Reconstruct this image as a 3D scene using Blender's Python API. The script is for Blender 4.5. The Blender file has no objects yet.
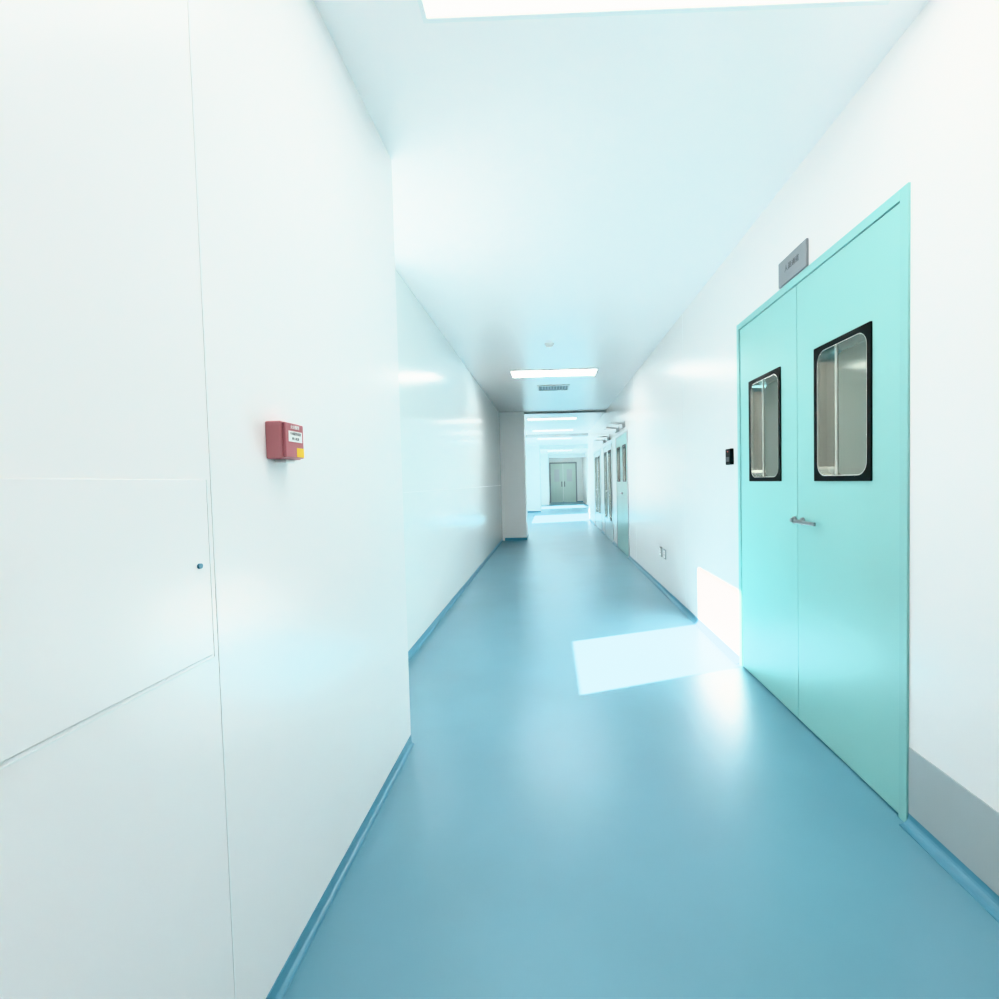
import bpy, bmesh, math
from mathutils import Vector, Matrix

S = bpy.context.scene
C = S.collection
for vt in ('Khronos PBR Neutral','Standard'):
    try:
        S.view_settings.view_transform = vt
        break
    except Exception:
        pass

# ------------------------------------------------------------ materials
def mat(name, col, rough=0.5, metal=0.0, emit=None, estr=0.0, noise=0.0, nscale=3.0, bump=0.0, spec=0.5, rvar=0.0, coat=0.0):
    m = bpy.data.materials.new(name); m.use_nodes = True
    nt = m.node_tree; b = nt.nodes['Principled BSDF']
    b.inputs['Base Color'].default_value = (*col, 1)
    b.inputs['Roughness'].default_value = rough
    b.inputs['Metallic'].default_value = metal
    b.inputs['Specular IOR Level'].default_value = spec
    b.inputs['Coat Weight'].default_value = coat
    if emit:
        b.inputs['Emission Color'].default_value = (*emit, 1)
        b.inputs['Emission Strength'].default_value = estr
    if noise or bump or rvar:
        tc = nt.nodes.new('ShaderNodeTexCoord')
        n = nt.nodes.new('ShaderNodeTexNoise'); n.inputs['Scale'].default_value = nscale
        n.inputs['Detail'].default_value = 4
        nt.links.new(tc.outputs['Object'], n.inputs['Vector'])
        if noise:
            r = nt.nodes.new('ShaderNodeValToRGB')
            r.color_ramp.elements[0].position = 0.3; r.color_ramp.elements[1].position = 0.7
            r.color_ramp.elements[0].color = (*[c*(1-noise) for c in col], 1)
            r.color_ramp.elements[1].color = (*[min(1, c*(1+noise)) for c in col], 1)
            nt.links.new(n.outputs['Fac'], r.inputs['Fac'])
            nt.links.new(r.outputs['Color'], b.inputs['Base Color'])
        if rvar:
            mr = nt.nodes.new('ShaderNodeMapRange')
            mr.inputs['To Min'].default_value = rough-rvar; mr.inputs['To Max'].default_value = rough+rvar
            nt.links.new(n.outputs['Fac'], mr.inputs['Value'])
            nt.links.new(mr.outputs['Result'], b.inputs['Roughness'])
        if bump:
            bp = nt.nodes.new('ShaderNodeBump'); bp.inputs['Strength'].default_value = bump
            bp.inputs['Distance'].default_value = 0.01
            nt.links.new(n.outputs['Fac'], bp.inputs['Height'])
            nt.links.new(bp.outputs['Normal'], b.inputs['Normal'])
    return m

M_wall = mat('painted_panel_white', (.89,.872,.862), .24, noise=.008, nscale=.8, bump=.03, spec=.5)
M_wallL = mat('painted_panel_white_shaded', (.80,.835,.82), .16, noise=.008, nscale=.8, bump=.03, spec=.8)  # wall white darkened to grey-green, shading put into the colour
M_pier = mat('pier_white_lit', (.97,.965,.955), .4, noise=.005, nscale=.8)  # extra whiteness stands in for light the shadowed pier lacks
M_end = mat('painted_end_white', (.86,.86,.84), .4, noise=.005, nscale=.8)
M_ceil = mat('ceiling_white', (.98,.928,.91), .26, noise=.006, nscale=.8)
M_floor = mat('epoxy_floor_blue', (.145,.335,.425), .33, noise=.06, nscale=1.6, spec=.8)
M_base = mat('coving_blue', (.10,.28,.38), .4, noise=.03)
M_seam = mat('sealant_grey', (.80,.82,.81), .4)
M_band = mat('steel_band', (.50,.53,.53), .35, metal=.3, noise=.03, nscale=2)
M_teal = mat('door_teal_paint', (.29,.565,.54), .36, noise=.01)
M_tealf = mat('door_frame_teal', (.27,.54,.52), .36)
M_gap = mat('door_gap_dark', (.10,.24,.22), .6)
M_black = mat('black_gasket', (.006,.006,.006), .5, spec=.2)
M_steel = mat('brushed_steel', (.82,.81,.78), .22, metal=1.0, noise=.03, nscale=20)
M_streak = mat('glass_highlight_strip', (.55,.57,.53), .4, metal=.6)  # pale metal for the imitated highlights in the door windows
M_hand = mat('satin_steel', (.36,.38,.39), .28, metal=.8)
M_glass = mat('reflective_glass', (.32,.35,.31), .04, metal=.8)
M_red = mat('alarm_red', (.50,.20,.22), .4, noise=.03)
M_redf = mat('alarm_red_face', (.42,.14,.16), .4)
M_white = mat('label_white', (.85,.85,.83), .5)
M_yel = mat('sticker_yellow', (.9,.6,.05), .5)
M_grey = mat('sign_grey', (.25,.28,.30), .4, noise=.03)
M_dgrey = mat('dark_grey', (.10,.11,.12), .5)
M_mgrey = mat('mid_grey', (.28,.31,.31), .5)
M_lgrey = mat('light_grey_frame', (.55,.58,.58), .4)
M_plast = mat('plastic_white', (.85,.85,.83), .4)
M_light = mat('light_diffuser', (.9,.9,.9), .5, emit=(1,.96,.92), estr=27)
M_light2 = mat('light_diffuser_soft', (.9,.9,.9), .5, emit=(1,.96,.92), estr=8.5)
M_light3 = mat('light_diffuser_far', (.9,.9,.9), .5, emit=(1,.96,.92), estr=9)
M_alu = mat('aluminium_trim', (.45,.48,.49), .3, metal=.5)
M_ledr = mat('led_red', (.4,.05,.03), .4, emit=(1,.1,.05), estr=.3)
M_enddoor = mat('end_door_pale', (.56,.65,.59), .4)
M_glazed = mat('glazed_door_teal', (.25,.47,.48), .25)
M_glazed2 = mat('glazed_door_pale', (.58,.64,.64), .2)

# ------------------------------------------------------------ mesh helpers
def finish(bm, name, m, parent=None, smooth=False):
    bmesh.ops.recalc_face_normals(bm, faces=bm.faces)
    me = bpy.data.meshes.new(name); bm.to_mesh(me); bm.free()
    if m: me.materials.append(m)
    if smooth:
        for p in me.polygons: p.use_smooth = True
    o = bpy.data.objects.new(name, me); C.objects.link(o)
    if parent: o.parent = parent
    return o

def add_box(bm, b, bevel=0.0):
    x0,x1,y0,y1,z0,z1 = b
    r = bmesh.ops.create_cube(bm, size=1)
    for v in r['verts']:
        v.co = Vector(((x0+x1)/2+v.co.x*(x1-x0), (y0+y1)/2+v.co.y*(y1-y0), (z0+z1)/2+v.co.z*(z1-z0)))
    if bevel:
        es = list({e for v in r['verts'] for e in v.link_edges})
        bmesh.ops.bevel(bm, geom=es, offset=bevel, segments=3, affect='EDGES', profile=.5)

def boxes(name, lst, m, parent=None, bevel=0.0):
    bm = bmesh.new()
    for b in lst: add_box(bm, b, bevel)
    return finish(bm, name, m, parent)

def struct(o, label=None):
    o['kind'] = 'structure'
    if label: o['label'] = label
    return o

def empty(name, loc, label=None, cat=None):
    e = bpy.data.objects.new(name, None); e.empty_display_size = .05
    e.location = loc; C.objects.link(e)
    if label: e['label'] = label
    if cat: e['category'] = cat
    return e

def attach(o, e):
    o.parent = e
    o.data.transform(Matrix.Translation(-Vector(e.location)))
    return o

def rrect(y0,y1,z0,z1,r,n=6):
    pts=[]
    for cy,cz,a0 in ((y1-r,z1-r,0),(y0+r,z1-r,90),(y0+r,z0+r,180),(y1-r,z0+r,270)):
        for i in range(n+1):
            a=math.radians(a0+90*i/n)
            pts.append((cy+r*math.cos(a), cz+r*math.sin(a)))
    return pts

def ring(name, outer, inner, x0, x1, m):
    bm=bmesh.new(); n=len(outer)
    L=[[bm.verts.new((x,p[0],p[1])) for p in pts] for x in (x0,x1) for pts in (outer,inner)]
    o0,i0,o1,i1=L
    for k in range(n):
        j=(k+1)%n
        bm.faces.new((o0[k],o0[j],i0[j],i0[k])); bm.faces.new((o1[k],i1[k],i1[j],o1[j]))
        bm.faces.new((o0[k],o1[k],o1[j],o0[j])); bm.faces.new((i0[k],i0[j],i1[j],i1[k]))
    bmesh.ops.remove_doubles(bm, verts=bm.verts, dist=1e-6)
    return finish(bm,name,m)

def slab(name, pts, x0, x1, m):
    bm=bmesh.new(); n=len(pts)
    a=[bm.verts.new((x0,p[0],p[1])) for p in pts]; b=[bm.verts.new((x1,p[0],p[1])) for p in pts]
    bm.faces.new(a); bm.faces.new(b)
    for k in range(n):
        j=(k+1)%n; bm.faces.new((a[k],a[j],b[j],b[k]))
    return finish(bm,name,m)

def cyl(name, c, axis, r, h, m, seg=32, r2=None):
    bm=bmesh.new()
    bmesh.ops.create_cone(bm, cap_ends=True, segments=seg, radius1=r, radius2=r if r2 is None else r2, depth=h)
    q=Vector((0,0,1)).rotation_difference(Vector(axis))
    bmesh.ops.transform(bm, matrix=Matrix.Translation(c)@q.to_matrix().to_4x4(), verts=bm.verts)
    return finish(bm,name,m,smooth=False)

def text(name, s, size, mtx, m):
    cu=bpy.data.curves.new(name,'FONT'); cu.body=s; cu.size=size; cu.align_x='CENTER'; cu.align_y='CENTER'
    cu.extrude=.0004
    t=bpy.data.objects.new(name,cu); C.objects.link(t)
    bpy.context.view_layer.update()
    me=bpy.data.meshes.new_from_object(t.evaluated_get(bpy.context.evaluated_depsgraph_get()))
    bpy.data.objects.remove(t)
    me.transform(mtx); me.materials.clear(); me.materials.append(m)
    o=bpy.data.objects.new(name,me); C.objects.link(o)
    return o

def face_mtx(loc, right, up):
    r=Vector(right); u=Vector(up); n=r.cross(u)
    m=Matrix((r,u,n)).transposed().to_4x4(); m.translation=Vector(loc); return m

# ------------------------------------------------------------ dimensions
H=2.65; XR=1.2; XN=-.67; XL=-1.0; YN=2.13; YB=-3.0; YE=27.0; XF=1.9; YF=14.5

struct(boxes('floor', [(-1.6,2.4,YB-.2,YE+.2,-.12,0)], M_floor), 'glossy blue epoxy corridor floor')
struct(boxes('ceiling', [(-1.6,2.4,YB-.2,YE+.2,H,H+.12)], M_ceil), 'white panelled corridor ceiling')

doorsR=[(1.587,3.0,2.15),(7.2,8.45,1.98),(9.0,10.4,1.95),(10.9,12.6,1.95)]
seg=[]; y=YB
for a,b,dh in doorsR:
    seg.append((XR,XR+.14,y,a,0,H)); seg.append((XR,XR+.14,a,b,dh,H)); y=b
seg.append((XR,XR+.14,y,YF,0,H))
struct(boxes('wall_right', seg, M_wall), 'white painted metal panel wall')
struct(boxes('wall_right_far', [(XR+.14,XF,YF-.14,YF,0,H),(XF,XF+.14,YF-.14,YE,0,H)], M_end), 'white wall of the widened corridor end')
struct(boxes('wall_left_near', [(XN-.16,XN,YB,YN,0,H),(XL-.14,XN-.16,YN-.14,YN,0,H)], M_wall), 'white metal panel wall standing proud of the corridor')
wins=[(2.155,3.08,.9,2.62),(13.5,16.5,.35,2.2),(20.5,22.5,.35,2.2)]
seg=[]; y=YN
for a,b,z0,z1 in wins:
    seg += [(XL-.14,XL,y,a,0,H),(XL-.14,XL,a,b,0,z0),(XL-.14,XL,a,b,z1,H)]; y=b
seg.append((XL-.14,XL,y,YE,0,H))
struct(boxes('wall_left', seg, M_wallL), 'glossy white panel wall with window openings, shading put into its colour')
struct(boxes('wall_back', [(-1.2,XR+.14,YB-.14,YB,0,H)], M_wall), 'white wall closing the corridor')
struct(boxes('wall_end', [(XL-.14,XF+.14,YE,YE+.14,0,H)], M_end), 'white end wall of corridor')
struct(boxes('wall_pier', [(XL,-.50,9.7,10.3,0,H)], M_pier), 'white projecting pier')
struct(boxes('wall_pier', [(XL,-.38,18.6,19.2,0,H)], M_pier), 'white projecting pier')
struct(boxes('wall_pier', [(XL,-.06,24.6,25.0,0,H)], M_end), 'white projecting pier')
struct(boxes('trim_1', [(-.5,XR,9.78,9.83,2.61,H)], M_lgrey), 'thin aluminium ceiling header across corridor')
struct(boxes('trim_8', [(-.38,XF,18.7,18.8,2.50,H),(-.38,-.345,18.7,18.8,0,2.50)], M_lgrey), 'pale grey portal frame across corridor')
struct(boxes('trim_9', [(XL,XR,14.3,14.38,2.55,H)], M_alu), 'aluminium ceiling header across corridor')
struct(boxes('trim_10', [(-.06,XF,24.7,24.8,2.45,H),(-.06,-.02,24.7,24.8,0,2.45)], M_lgrey), 'pale grey portal frame across corridor')

for i,(a,b,z0,z1) in enumerate(wins):
    t=.012
    struct(boxes('window_%d'%(i+1), [(XL-.11,XL-.06,a,b,z0,z0+t),(XL-.11,XL-.06,a,b,z1-t,z1),
        (XL-.11,XL-.06,a,a+t,z0+t,z1-t),(XL-.11,XL-.06,b-t,b,z0+t,z1-t)], M_alu), 'aluminium framed corridor window')

def coving(name, x, sgn, y0, y1, h=.045, r=.012):
    prof=[(0,h),(.003*sgn,h),(.003*sgn,r+.004)]
    for i in range(1,7):
        a=math.pi/2*i/6
        prof.append(((.003+r-r*math.cos(a))*sgn, .003+r-r*math.sin(a)))
    prof.append(((.003+r)*sgn,0)); prof.append((0,0))
    bm=bmesh.new()
    A=[bm.verts.new((x+p[0],y0,p[1])) for p in prof]; B=[bm.verts.new((x+p[0],y1,p[1])) for p in prof]
    n=len(prof)
    for k in range(n):
        j=(k+1)%n; bm.faces.new((A[k],A[j],B[j],B[k]))
    bm.faces.new(A); bm.faces.new(B)
    return struct(finish(bm,name,M_base),'blue coved vinyl skirting')
coving('baseboard_left_near', XN, 1, YB, YN)
coving('baseboard_left', XL, 1, YN, 9.7, h=.055)
coving('baseboard_left_far', XL, 1, 10.3, 18.6)
yy=YB
for k,(a,b,_) in enumerate(doorsR+[(YF,0,0)]):
    coving('baseboard_right' , XR, -1, yy, a, h=.045, r=.03); yy=b
struct(boxes('baseboard_pier',[(XL+.05,-.49,9.69,9.7,0,.06),(-.5,-.49,9.7,10.3,0,.06)],M_base),'blue skirting around pier')
struct(boxes('baseboard_pier',[(XL+.05,-.37,18.59,18.6,0,.06)],M_base),'blue skirting around pier')
struct(boxes('baseboard_end',[(-.06,XF,YE-.01,YE,0,.06)],M_base),'blue skirting on end wall')
struct(boxes('trim_2', [(XR-.004,XR,YB,1.583,.045,.273)], M_band), 'grey metal kick band along wall')

struct(boxes('trim_3', [(XN,XN+.001,.918,.9215,.045,H)], M_seam), 'sealed vertical panel joint')
struct(boxes('trim_4', [(XL,XL+.001,3.2,9.7,1.148,1.152)], M_seam), 'fine horizontal panel joint')
struct(boxes('trim_6', [(XR-.001,XR,y,y+.004,.045,H) for y in (4.2,6.6)], M_seam), 'fine vertical panel joint')

e=empty('access_hatch',(XN,.5,.873),'white flush access hatch with small round lock','access hatch')
attach(boxes('hatch_panel',[(XN-.002,XN+.0022,.10,.900,.878,1.22)],M_wall,bevel=.001),e)
attach(boxes('hatch_edge',[(XN,XN+.0008,.10,.909,.868,.8705),(XN,XN+.0008,.10,.905,.8745,.8765),(XN,XN+.0008,.9065,.909,.870,1.22)],M_seam),e)
o=attach(cyl('hatch_lock',(XN+.004,.875,1.056),(1,0,0),.005,.005,M_base),e); o['label']='small round blue cam lock'

# ------------------------------------------------------------ red fire alarm call point
e=empty('fire_alarm_box',(XN,1.145,1.27),'red wall mounted fire alarm call point with yellow sticker','fire alarm')
Y0=.016
attach(boxes('alarm_body',[(XN-.001,XN+.038,1.09+Y0,1.178+Y0,1.27,1.36)],M_red,bevel=.004),e)
attach(boxes('alarm_cover',[(XN+.038,XN+.047,1.093+Y0,1.175+Y0,1.273,1.357)],M_redf,bevel=.003),e)
attach(boxes('alarm_label',[(XN+.047,XN+.0478,1.105+Y0,1.165+Y0,1.312,1.338)],M_white),e)
attach(boxes('alarm_sticker',[(XN+.047,XN+.0478,1.140+Y0,1.172+Y0,1.276,1.298)],M_yel),e)
attach(boxes('alarm_bottom_lip',[(XN+.002,XN+.03,1.12+Y0,1.165+Y0,1.262,1.27)],M_plast,bevel=.002),e)
attach(text('alarm_caption','火灾报警',.010,face_mtx((XN+.0476,1.134+Y0,1.347),(0,1,0),(0,0,1)),M_white),e)
attach(text('alarm_lettering','手动报警按钮',.008,face_mtx((XN+.0482,1.135+Y0,1.331),(0,1,0),(0,0,1)),M_mgrey),e)
attach(text('alarm_lettering','按下此处',.008,face_mtx((XN+.0482,1.135+Y0,1.319),(0,1,0),(0,0,1)),M_mgrey),e)

# ------------------------------------------------------------ doors
def double_door(n, y0, y1, DH, paint, frame, label, z0=1.175, z1=1.763):
    ym=(y0+y1)/2; f=.038
    D=empty('door_%d'%n,(XR,ym,0)); struct(D,label)
    attach(boxes('door_frame',[(XR-.008,XR+.09,y0,y0+f,0,DH),(XR-.008,XR+.09,y1-f,y1,0,DH),(XR-.008,XR+.09,y0+f,y1-f,DH-f,DH)],frame,bevel=.002),D)
    attach(boxes('door_backing',[(XR+.05,XR+.09,y0+f,y1-f,.002,DH-f)],M_gap),D)
    for (a,b,s) in ((y0+f+.002,ym-.002,-1),(ym+.002,y1-f-.002,1)):
        L=empty('door_leaf',(0,(a+b)/2-ym,0)); L.parent=D
        Lw=Vector((XR,(a+b)/2,0))
        if s<0: wy0,wy1=ym-.528,ym-.153
        else: wy0,wy1=ym+.155,ym+.535
        if (y1-y0)<1.35:
            if s<0: wy0+=.07
            else: wy1-=.07
        def put(q,p):
            q.parent=p; q.data.transform(Matrix.Translation(-Lw)); return q
        g=.022
        put(ring('leaf_panel', rrect(a,b,.008,DH-f-.003,.001), rrect(wy0+g,wy1-g,z0+g,z1-g,.055), XR-.002, XR+.045, paint), L)
        w=empty('vision_window',(0,0,0)); w.parent=L; w['label']='black rimmed rounded vision window'
        put(ring('window_gasket', rrect(wy0,wy1,z0,z1,.004), rrect(wy0+g,wy1-g,z0+g,z1-g,.055), XR-.008, XR-.0021, M_black), w)
        put(ring('window_bezel', rrect(wy0+g,wy1-g,z0+g,z1-g,.055), rrect(wy0+g+.004,wy1-g-.004,z0+g+.004,z1-g-.004,.051), XR-.007, XR+.044, M_steel), w)
        put(slab('window_glass', rrect(wy0+g+.004,wy1-g-.004,z0+g+.004,z1-g-.004,.051), XR+.034, XR+.04, M_glass), w)
        put(boxes('window_highlight',[(XR+.030,XR+.034,wy1-g-.085,wy1-g-.070,z0+g+.005,z1-g-.005)],M_streak,bevel=.001),w)  # pale strip added to imitate a vertical highlight in the glass
        h=empty('door_handle',(0,0,0)); h.parent=L; h['label']='chrome lever handle'
        z=.985; xf=XR-.002
        hy=ym-.05 if s<0 else ym+.024
        put(cyl('handle_rose',(xf-.004,hy,z),(1,0,0),.018,.008,M_hand),h)
        if s<0:
            put(cyl('handle_neck',(xf-.02,hy,z),(1,0,0),.008,.03,M_hand),h)
            put(boxes('handle_lever',[(xf-.042,xf-.030,hy-.16,hy+.012,z-.008,z+.008)],M_hand,bevel=.003),h)
        else:
            put(cyl('handle_knob',(xf-.014,hy,z),(1,0,0),.010,.014,M_hand),h)
    return D
double_door(1,*doorsR[0],M_teal,M_tealf,'mint green metal double door with black rimmed windows')
double_door(2,*doorsR[1],M_teal,M_alu,'mint green metal double door further along corridor')
double_door(3,*doorsR[2],M_glazed2,M_alu,'pale grey glazed double door with metal frame',z0=.4,z1=1.8)
double_door(4,*doorsR[3],M_glazed2,M_alu,'pale grey glazed double door beside corridor end',z0=.4,z1=1.8)

e=empty('door_sign',(XR,2.32,2.165),'small grey room sign plate mounted above green door','sign')
attach(boxes('sign_plate',[(XR-.012,XR,2.19,2.45,2.155,2.278)],M_grey,bevel=.002),e)
attach(text('sign_lettering','人员通道',.034,face_mtx((XR-.0125,2.32,2.222),(0,-1,0),(0,0,1)),M_dgrey),e)

e=empty('card_reader',(XR,3.13,1.285),'black wall mounted card reader','card reader')
attach(boxes('reader_body',[(XR-.022,XR+.002,3.08,3.17,1.285,1.39)],M_black,bevel=.004),e)
attach(boxes('reader_keypad',[(XR-.024,XR-.022,3.10,3.15,1.305,1.335)],M_dgrey),e)
attach(boxes('reader_indicator',[(XR-.024,XR-.022,3.12,3.13,1.368,1.374)],M_ledr),e)

def outlet(y):
    e=empty('wall_socket',(XR,y,.36),'white wall power socket with steel rim','power socket'); e['group']='low wall sockets'
    attach(boxes('socket_plate',[(XR-.008,XR,y-.045,y+.045,.36,.46)],M_mgrey,bevel=.002),e)
    attach(boxes('socket_face',[(XR-.011,XR-.008,y-.035,y+.035,.37,.45)],M_plast,bevel=.001),e)
    attach(boxes('socket_slots',[(XR-.0118,XR-.0112,y-.012,y-.007,.395,.41),(XR-.0118,XR-.0112,y+.007,y+.012,.395,.41),(XR-.0118,XR-.0112,y-.003,y+.003,.42,.435)],M_black),e)
outlet(4.95); outlet(5.12)

def closer(y,z=2.03):
    e=empty('door_closer',(XR,y,z),'slim pale metal door closer with folding arm','door closer'); e['group']='door closers'
    attach(boxes('closer_body',[(XR-.05,XR,y-.12,y+.12,z,z+.05)],M_alu,bevel=.004),e)
    bm=bmesh.new(); add_box(bm,(-.22,0,-.01,.01,-.006,.006),.002)
    bmesh.ops.transform(bm,matrix=Matrix.Translation((XR-.03,y,z+.07))@Matrix.Rotation(.5,4,'Z'),verts=bm.verts)
    attach(finish(bm,'closer_arm',M_alu),e)
    bm=bmesh.new(); add_box(bm,(-.22,0,-.01,.01,-.006,.006),.002)
    bmesh.ops.transform(bm,matrix=Matrix.Translation((XR-.01,y+.2,z+.082))@Matrix.Rotation(-.45,4,'Z'),verts=bm.verts)
    attach(finish(bm,'closer_arm',M_alu),e)
    attach(boxes('closer_bracket',[(XR-.012,XR,y-.06,y+.06,z+.05,z+.10)],M_alu),e)
closer(7.5); closer(8.15); closer(9.4,2.0); closer(10.1,2.0)

# ------------------------------------------------------------ ceiling fixtures
def ceil_light(x0,x1,y0,y1,ml):
    e=empty('ceiling_light',((x0+x1)/2,(y0+y1)/2,H),'flush rectangular white LED ceiling panel','ceiling light'); e['group']='corridor ceiling light panels'
    t=.015
    attach(boxes('light_frame',[(x0,x1,y0,y0+t,H-.012,H),(x0,x1,y1-t,y1,H-.012,H),(x0,x0+t,y0+t,y1-t,H-.012,H),(x1-t,x1,y0+t,y1-t,H-.012,H)],M_plast),e)
    attach(boxes('light_diffuser',[(x0+t,x1-t,y0+t,y1-t,H-.008,H)],ml),e)
    return e
ceil_light(-.36,1.07,.90,1.51,M_light2)
ceil_light(-.36,1.07,-1.6,-1.0,M_light2)  # unseen panel added behind the camera as fill light
ceil_light(-.48,.66,6.12,6.5,M_light)
src=ceil_light(-.48,.66,10.7,11.0,M_light3)
kids=list(src.children)
for x,y in ((.12,13.3),(.2,15.8),(.3,19.8),(.5,22.0),(.75,25.8)):  # endmost panels are extra, added to brighten the corridor end
    c=src.copy(); c.location=(x,y,H); C.objects.link(c)
    for k in kids:
        q=k.copy(); q.parent=c; C.objects.link(q)

e=empty('ceiling_vent',(.1,7.3,H),'grey louvred ceiling air vent','air vent')
attach(boxes('vent_frame',[(-.16,.34,7.1,7.13,H-.012,H),(-.16,.34,7.47,7.5,H-.012,H),(-.16,-.13,7.13,7.47,H-.012,H),(.31,.34,7.13,7.47,H-.012,H)],M_plast),e)
attach(boxes('vent_backing',[(-.13,.31,7.13,7.47,H-.004,H)],M_dgrey),e)
attach(boxes('vent_louvres',[(-.13+i*.044,-.115+i*.044,7.13,7.47,H-.012,H-.004) for i in range(1,10)],M_grey),e)

e=empty('smoke_detector',(.03,5.0,H),'round white smoke detector on ceiling','smoke detector')
attach(cyl('detector_base',(.03,5.0,H-.008),(0,0,1),.05,.016,M_plast),e)
attach(cyl('detector_head',(.03,5.0,H-.028),(0,0,1),.028,.024,M_plast,r2=.042),e)
attach(cyl('detector_indicator',(.03,4.985,H-.0405),(0,0,1),.004,.002,M_ledr),e)

D=empty('door_5',(.75,YE,0)); struct(D,'pale glazed double door closing the corridor end')
def att(o): return attach(o,D)
att(boxes('door_frame',[(0,.07,YE-.05,YE,.0,2.3),(1.5,1.57,YE-.05,YE,0,2.3),(.07,1.5,YE-.05,YE,2.22,2.3)],M_mgrey))
for a,b in ((.07,.77),(.79,1.5)):
    att(boxes('door_leaf',[(a,b,YE-.03,YE,0.01,2.22)],M_enddoor))
    att(boxes('leaf_glass',[(a+.2,b-.2,YE-.034,YE-.03,1.2,1.9)],M_lgrey))
att(boxes('door_handle',[(.68,.72,YE-.07,YE-.03,.9,1.2),(.84,.88,YE-.07,YE-.03,.9,1.2)],M_dgrey))

# ------------------------------------------------------------ light
w=bpy.data.worlds.new('World'); S.world=w; w.use_nodes=True
bg=w.node_tree.nodes['Background']; bg.inputs['Color'].default_value=(1,.97,.94,1); bg.inputs['Strength'].default_value=4.0
sl=bpy.data.lights.new('sun','SUN'); sl.energy=155; sl.angle=math.radians(.7); sl.color=(1,.84,.755)
so=bpy.data.objects.new('sun',sl); C.objects.link(so)
so.rotation_euler=Vector((1,.35,-.783)).to_track_quat('-Z','Y').to_euler(); so.location=(-4,0,5)

# ------------------------------------------------------------ camera
f=470.0
cd=bpy.data.cameras.new('camera'); cam=bpy.data.objects.new('camera',cd); C.objects.link(cam)
cd.sensor_width=36; cd.lens=36*f/999; cd.shift_x=-.0425; cd.shift_y=-.0015; cd.clip_start=.02
fw=Vector((-8/f,1,-16/f)).normalized()
r0=fw.cross(Vector((0,0,1))).normalized(); u0=r0.cross(fw)
a=.0235
cx=r0*math.cos(a)-u0*math.sin(a); cy=u0*math.cos(a)+r0*math.sin(a)
m=Matrix((cx,cy,-fw)).transposed().to_4x4(); m.translation=(0,0,1.2)
cam.matrix_world=m
S.camera=cam
